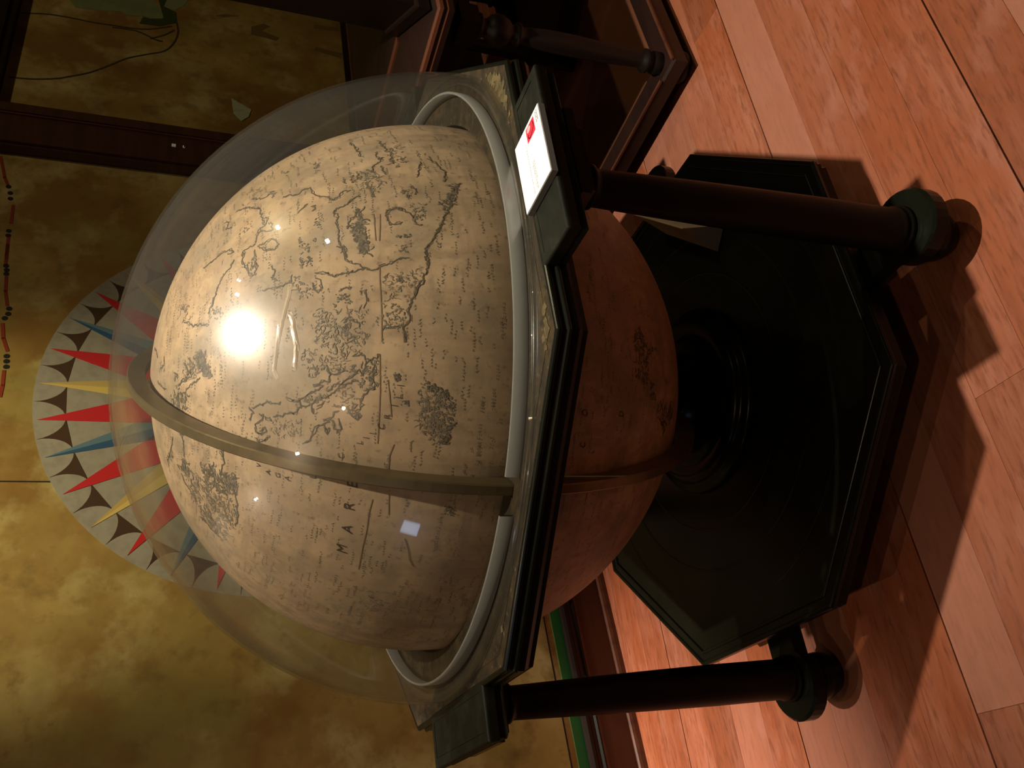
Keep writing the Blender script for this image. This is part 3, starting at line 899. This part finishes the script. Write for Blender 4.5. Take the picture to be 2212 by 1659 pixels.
PL_R = .6256
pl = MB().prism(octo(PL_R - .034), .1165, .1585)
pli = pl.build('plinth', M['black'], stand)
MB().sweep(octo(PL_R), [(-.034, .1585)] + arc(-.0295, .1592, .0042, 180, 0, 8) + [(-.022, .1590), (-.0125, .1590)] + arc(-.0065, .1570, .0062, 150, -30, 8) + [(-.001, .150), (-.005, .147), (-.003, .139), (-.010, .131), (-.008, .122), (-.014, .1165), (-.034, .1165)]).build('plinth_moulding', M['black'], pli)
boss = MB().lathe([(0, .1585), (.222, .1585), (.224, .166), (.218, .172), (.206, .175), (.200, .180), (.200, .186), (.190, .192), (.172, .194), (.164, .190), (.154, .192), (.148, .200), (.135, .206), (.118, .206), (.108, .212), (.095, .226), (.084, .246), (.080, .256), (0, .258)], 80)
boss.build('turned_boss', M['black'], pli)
gr = MB()
for r in (.492, .405, .31):
    gr.lathe([(r - .004, .1583), (r - .002, .1592), (r + .002, .1592), (r + .004, .1583)], 96)
gr.build('turned_line', M['black'], pli)

MER = rad(-15.0)
# ---------------------------------------------------------------- the globe
GZ, GR, GB = .847, .54, .266
globe = thing('terrestrial_globe', 'large aged beige globe printed with coastlines and the word MARE, in black stand', 'globe', (0, 0, GB))
dz = GZ - GB
ball = MB().lathe([(GR * sin(pi * i / 96), dz - GR * cos(pi * i / 96)) for i in range(97)], 160).build('ball', M['globe'], globe, weld=True)


def sph(lon, lat, r=GR):
    a, b = rad(lon), rad(lat)
    return Vector((sin(a) * cos(b), -cos(a) * cos(b), sin(b))) * r


def stroke(mb, pts, w, lift=.0004, taper=False):
    """flat ink line lying on the ball"""
    n = len(pts)
    vs = []
    for i, p in enumerate(pts):
        a, b = pts[max(0, i - 1)], pts[min(n - 1, i + 1)]
        u = p.normalized()
        s = u.cross((b - a)).normalized() * w * (1 if not taper else .35 + .65 * sin(pi * (i + .5) / n))
        c = u * (GR + lift)
        for q in (c - s, c + s):
            vs.append((q.x, q.y, q.z + dz))
    mb.add(vs, [(2 * i, 2 * i + 1, 2 * i + 3, 2 * i + 2) for i in range(n - 1)], True)


def wiggle(pl, amp, rng, step=.5):
    pts = []
    for (a, b), (c, e) in zip(pl, pl[1:]):
        k = cos(rad((b + e) / 2))
        L = math.hypot((c - a) * k, e - b)
        n = max(1, int(L / step))
        for i in range(n):
            t = i / n
            pts.append(sph(a + (c - a) * t + rng.uniform(-amp, amp) / max(.25, k), b + (e - b) * t + rng.uniform(-amp, amp)))
    pts.append(sph(*pl[-1]))
    return pts


rg = random.Random(3)
for pl in COAST:
    co = MB()
    stroke(co, wiggle(pl, .26, rg, .36), .0010)
    stroke(co, wiggle(pl, .42, rg, .4), .0005, .0006)
    co.build('coastline', M['ink'], ball)
for pl in GRID:
    go = MB()
    stroke(go, wiggle(pl, .02, rg, 1.0), .0008)
    go.build('graduated_line', M['grid_ink'], ball)


def inside(p, poly):
    c = False
    for i in range(len(poly)):
        (x0, y0), (x1, y1) = poly[i - 1], poly[i]
        if (y0 > p[1]) != (y1 > p[1]) and p[0] < (x1 - x0) * (p[1] - y0) / (y1 - y0) + x0: c = not c
    return c


dk, ft = MB(), MB()
for n, w, poly in INKED:
    if len(poly) < 3: continue
    xs, ys = [p[0] for p in poly], [p[1] for p in poly]
    span = max(max(xs) - min(xs), max(ys) - min(ys))
    done = 0
    for _ in range(n * 12):
        if done >= n: break
        p = (rg.uniform(min(xs), max(xs)), rg.uniform(min(ys), max(ys)))
        if not inside(p, poly): continue
        done += 1
        a = rg.uniform(0, 2 * pi)
        turn = rg.uniform(-1.1, 1.1)
        L = min(1.1, max(.25, span * .12)) * rg.uniform(.5, 1.2)
        pts = []
        x, y = p
        for i in range(6):
            pts.append(sph(x, y))
            x += cos(a) * L / 4 / max(.3, cos(rad(y)))
            y += sin(a) * L / 4
            a += turn
        stroke(dk if w >= 1 and rg.random() < .55 else ft, pts, .0011 * w * rg.uniform(.6, 1.2), .0003 + .0004 * rg.random(), True)
# small place names and marks scattered over the land
for _ in range(1500):
    lon, lat = rg.uniform(-60, 75), rg.uniform(-40, 72)
    for i in range(rg.randint(2, 6)):
        x = lon + i * .55 / max(.3, cos(rad(lat)))
        a = rg.uniform(-.5, 2.2)
        stroke(ft, [sph(x, lat), sph(x + .25 * cos(a), lat + .3 * sin(a)), sph(x + .3, lat + rg.uniform(-.25, .3))], .0006, .0003)
o = dk.build('engraving', M['ink'], ball)
o['kind'] = 'stuff'
o = ft.build('fine_engraving', M['faint_ink'], ball)
o['kind'] = 'stuff'

cr = MB()
for pl in CREASE:          # lifted edges of the paper
    pts = wiggle(pl, .05, rg, .6)
    n = len(pts)
    vs = []
    for i, p in enumerate(pts):
        u = p.normalized()
        s = u.cross(pts[min(n - 1, i + 1)] - pts[max(0, i - 1)]).normalized()
        h = .0012 * sin(pi * (i + .3) / n)
        for o_, k in ((-.004, .0002), (0, h), (.0035, .0002)):
            q = u * (GR + k) + s * o_
            vs.append((q.x, q.y, q.z + dz))
    cr.add(vs, [(3 * i + j, 3 * i + j + 1, 3 * i + j + 4, 3 * i + j + 3) for i in range(n - 1) for j in (0, 1)])
cr.build('paper_crease', M['crease'], ball)

# printed letters wrapped on the ball
for ch, lon, lat, h in LETTERS:
    cu = bpy.data.curves.new('t', 'FONT')
    cu.body = ch
    cu.size = 1
    cu.align_x = 'CENTER'
    cu.shear = .22
    to = bpy.data.objects.new('t', cu)
    COL.objects.link(to)
    bpy.context.view_layer.update()
    me = bpy.data.meshes.new_from_object(to.evaluated_get(bpy.context.evaluated_depsgraph_get()))
    bpy.data.objects.remove(to)
    c = sph(lon, lat).normalized()
    e = Vector((cos(rad(lon)), sin(rad(lon)), 0))
    nn = c.cross(e)
    tilt = rad(9)
    e2, n2 = e * cos(tilt) + nn * sin(tilt), nn * cos(tilt) - e * sin(tilt)
    sc = h / .72
    vs = []
    for v in me.vertices:
        q = (c * GR + e2 * (v.co.x * sc) + n2 * ((v.co.y - .36) * sc)).normalized() * (GR + .0009)
        vs.append((q.x, q.y, q.z + dz))
    MB().add(vs, [tuple(p.vertices) for p in me.polygons]).build('printed_letter', M['letter_ink'], ball)
    bpy.data.meshes.remove(me)

# brass meridian ring
mr = MB()
n = 144
vs = []
for i in range(n):
    a = 2 * pi * i / n
    for r, w in ((.549, -.009), (.549, .009), (.579, .009), (.581, .007), (.581, -.007), (.579, -.009)):
        x = r * sin(a)
        vs.append((sin(MER) * x + cos(MER) * w, -cos(MER) * x + sin(MER) * w, dz + r * cos(a)))
mr.add(vs, [(i * 6 + q, i * 6 + (q + 1) % 6, ((i + 1) % n) * 6 + (q + 1) % 6, ((i + 1) % n) * 6 + q) for i in range(n) for q in range(6)])
mer = mr.build('meridian_ring', M['brass'], globe)

# ---------------------------------------------------------------- acrylic cover
dome = thing('dome_cover', 'clear scuffed acrylic dome covering the upper half of the globe', 'dome cover', (0, 0, .8468))
DR, DZ = .643, .816 - .8468
th = .005
a_lo = math.asin((.0 - DZ) / DR)
sh = MB()
prof = [(DR * cos(a_lo + (pi / 2 - a_lo) * i / 64), DZ + DR * sin(a_lo + (pi / 2 - a_lo) * i / 64)) for i in range(65)]
sh.lathe(prof, 160)
a2 = math.asin((.0 - DZ) / (DR - th))
prof2 = [((DR - th) * cos(a2 + (pi / 2 - a2) * i / 64), DZ + (DR - th) * sin(a2 + (pi / 2 - a2) * i / 64)) for i in range(65)]
sh.lathe(prof2[::-1], 160)
sh.lathe([prof2[0], prof[0]], 160)
sh.build('dome_shell', M['acrylic'], dome, weld=True)
MB().lathe([(.6365, .0005), (.6365, .007), (.622, .007), (.621, .0005), (.6365, .0005)], 160).build('foot_flange', M['acrylic'], dome)

# grey felt collar between globe and cover, open where the brass meridian passes
fe = MB()
for k in (0, 1):
    a0 = MER - pi / 2 + k * pi + rad(3.0)
    a1 = a0 + pi - rad(6.0)
    fe.lathe([(.601, .001), (.601, .023), (.602, .024), (.604, .024), (.606, .023), (.606, .001)], 90, 0, 0, a0, a1)
fe.build('felt_collar', M['felt'], dome)

# ---------------------------------------------------------------- label board and tent card on the stand
la = LEGA[0]
lab = thing('label_board', 'white label board with a red picture lying on the corner of the stand', 'label', (.352, -.603, .8467), la)
b = MB().box(-.0665, .0665, -.05, .05, 0, .0095)
bo = b.build('board', M['grey_edge'], lab)
MB().box(-.0655, .0655, -.049, .049, .0095, .0108).build('printed_sheet', M['white'], lab)
pr = MB()
pr.box(.033, .060, -.029, .0025, .0108, .0111)
em = pr.build('red_picture', M['label_red'], lab)
MB().prism([(.053 + .005 * cos(i * pi / 6), -.008 + .007 * sin(i * pi / 6)) for i in range(12)], .0111, .0113).build('pale_figure', M['label_pale'], em)
sq = MB()
sp = smooth2([(.055, -.024), (.048, -.025), (.042, -.022), (.038, -.014), (.036, -.008), (.040, -.003), (.045, -.004)])
for q in ribbon2(sp, .0008): sq.prism(q, .0111, .0113)
sq.build('dark_figure', M['label_dark'], em)
tx = MB()
rt = random.Random(11)
for y, x0, x1 in ((.0105, .040, -.058), (-.0005, -.006, -.056), (-.0035, -.006, -.054), (-.0065, -.006, -.040)):
    x = x0
    while x > x1:
        w = rt.uniform(.002, .006)
        tx.box(x - w, x, y - .0006, y + .0006, .0108, .0110)
        x -= w + .0014
for i in range(5):
    tx.box(.040 + i * .0042, .0432 + i * .0042, -.0385 + (i % 2) * .001, -.0355, .0108, .0110)
    tx.box(.041 + i * .0042, .0440 + i * .0042, -.0430, -.0405 + (i % 2) * .001, .0108, .0110)
tx.build('text_line', M['label_grey'], lab)['kind'] = 'stuff'

cd0 = Vector((.3835, -.0723, .1625))
tent = thing('tent_card', 'cream folded tent card standing on the black plinth behind the right column', 'sign', cd0, 0)
ax = Vector((.084, .275, 0)).normalized()
sd = Vector((ax.y, -ax.x, 0))
for s, nm in ((-1, 'left_leaf'), (1, 'right_leaf')):
    th2 = .0018
    q0 = sd * (.031 * s)
    tp = Vector((.012, 0, .104))
    e0 = ax * .25
    tb = MB()
    nrm = Vector((sd.x * s, sd.y * s, .3)).normalized() * th2
    c = [q0, e0 + q0 * .9, e0 + tp, tp]
    tb.add([tuple(v) for v in c] + [tuple(v - nrm) for v in c], [(0, 1, 2, 3), (7, 6, 5, 4), (0, 4, 5, 1), (1, 5, 6, 2), (2, 6, 7, 3), (3, 7, 4, 0)])
    tb.build(nm, M['tan_card'], tent)

tb = MB()
e1, e2, e3 = sd * -.030, sd * .030, Vector((.012, 0, .101))
q = ax * .004
tb.add([tuple(v + q * k) for k in (0, .4) for v in (e1, e2, e3)], [(0, 1, 2), (5, 4, 3), (0, 3, 4, 1), (1, 4, 5, 2), (2, 5, 3, 0)])
tb.build('end_leaf', M['tan_card'], tent)

# ---------------------------------------------------------------- table by the wall
tab = thing('display_table', 'dark wooden table with turned legs and a low frame near the right wall', 'table', fx @ Vector((1.0, -1.24, 0)), WA)
TW, TD = 1.55, .86
rails = MB()
def rail(mb, x0, x1, y0, y1):
    mb.box(x0, x1, y0, y1, .040, .085, .006)
for nm, a in (('base_rail', (.0, TW, 0, .075)), ('base_rail', (0, TW, TD - .075, TD)), ('base_rail', (0, .075, .075, TD - .075)), ('base_rail', (TW - .075, TW, .075, TD - .075))):
    r = MB(); rail(r, *a)
    o = r.build(nm, M['table'], tab)
    x0, x1, y0, y1 = a
    e = MB()
    if x1 - x0 > y1 - y0:
        yy = y0 if y0 < .1 else y1 - .006
        e.box(x0 + .004, x1 - .004, yy - .003, yy + .006, .086, .092)
    else:
        xx = x0 if x0 < .1 else x1 - .006
        e.box(xx - .003, xx + .006, y0, y1, .086, .092)
    e.build('bead', M['red_trim'], o)
MB().box(.075, TW - .075, .075, TD - .075, .03, .045).build('shaded_floor_sheet', M['shaded_floor'], tab)  # sheet standing in for shaded floor inside the frame, shade in its colour
for x in (.06, TW - .06):
    for y in (.06, TD - .06):
        lg = MB()
        lg.lathe([(.030, .085), (.032, .09), (.032, .110), (.026, .118), (.026, .125), (.034, .13), (.034, .138), (.024, .145), (.022, .16), (.027, .26), (.030, .36), (.029, .44), (.024, .50), (.022, .515), (.032, .522), (.032, .530), (.024, .536), (.023, .545), (.034, .556), (.042, .575), (.043, .59), (.036, .606), (.025, .616), (.024, .626), (.036, .634), (.036, .642), (.028, .648)], 28, x, y)
        lg.box(x - .038, x + .038, y - .038, y + .038, .645, .70)
        o = lg.build('turned_leg', M['table_dark'], tab)
        MB().lathe([(0, 0), (.034, 0), (.046, .010), (.048, .022), (.042, .036), (0, .0405)], 24, x, y).build('bun_foot', M['table_dark'], tab)
MB().lathe([(.03, .046), (.03, .11), (.022, .12), (.024, .3), (.022, .5), (.03, .56), (.03, .655)], 24, .66, .50).build('inner_post', M['table_dark'], tab)
dg = MB().prism([(.635, .475), (.84, .16), (.88, .185), (.685, .515)], .085, .125, .004)
dg.build('diagonal_stretcher', M['table_dark'], tab)
ap = MB().box(.05, TW - .05, .045, .07, .655, .735).box(.05, TW - .05, TD - .07, TD - .045, .655, .735).box(.05, .075, .07, TD - .07, .655, .735).box(TW - .075, TW - .05, .07, TD - .07, .655, .735)
ap.build('apron', M['table_dark'], tab)
tp = MB().box(-.02, TW + .02, -.02, TD + .02, .735, .772)
to = tp.build('tabletop', M['table'], tab)
MB().sweep([(-.02, -.02), (TW + .02, -.02), (TW + .02, TD + .02), (-.02, TD + .02)], [(-.012, .772), (-.011, .777), (-.004, .777), (.001, .773), (.002, .764), (-.002, .760), (.001, .750), (-.002, .738), (-.012, .738)]).build('edge_moulding', M['red_trim'], to)
MB().box(.30, .335, .31, TD - .02, .772, .7772).build('top_rail', M['red_trim'], tab)

cabn = thing('table_cabinet', 'tall dark wooden cabinet standing on the table, cut off by the edge of the picture', 'cabinet', fx @ Vector((1.0, -1.24, .7778)), WA)
ca = MB().prism([(.07, .04), (.60, .04), (.60, .30), (.33, .30)], 0, .95)
ca.build('body', M['mahogany_dark'], cabn)
MB().sweep([(.07, .04), (.60, .04), (.60, .30), (.33, .30)], [(0, 0), (.010, 0), (.010, .03), (.006, .036), (0, .038)]).build('foot_moulding', M['mahogany_dark'], cabn)
MB().sweep([(.07, .04), (.60, .04), (.60, .30), (.33, .30)], [(0, .92), (.006, .922), (.012, .94), (.012, .95), (0, .955)]).build('top_moulding', M['mahogany_dark'], cabn)
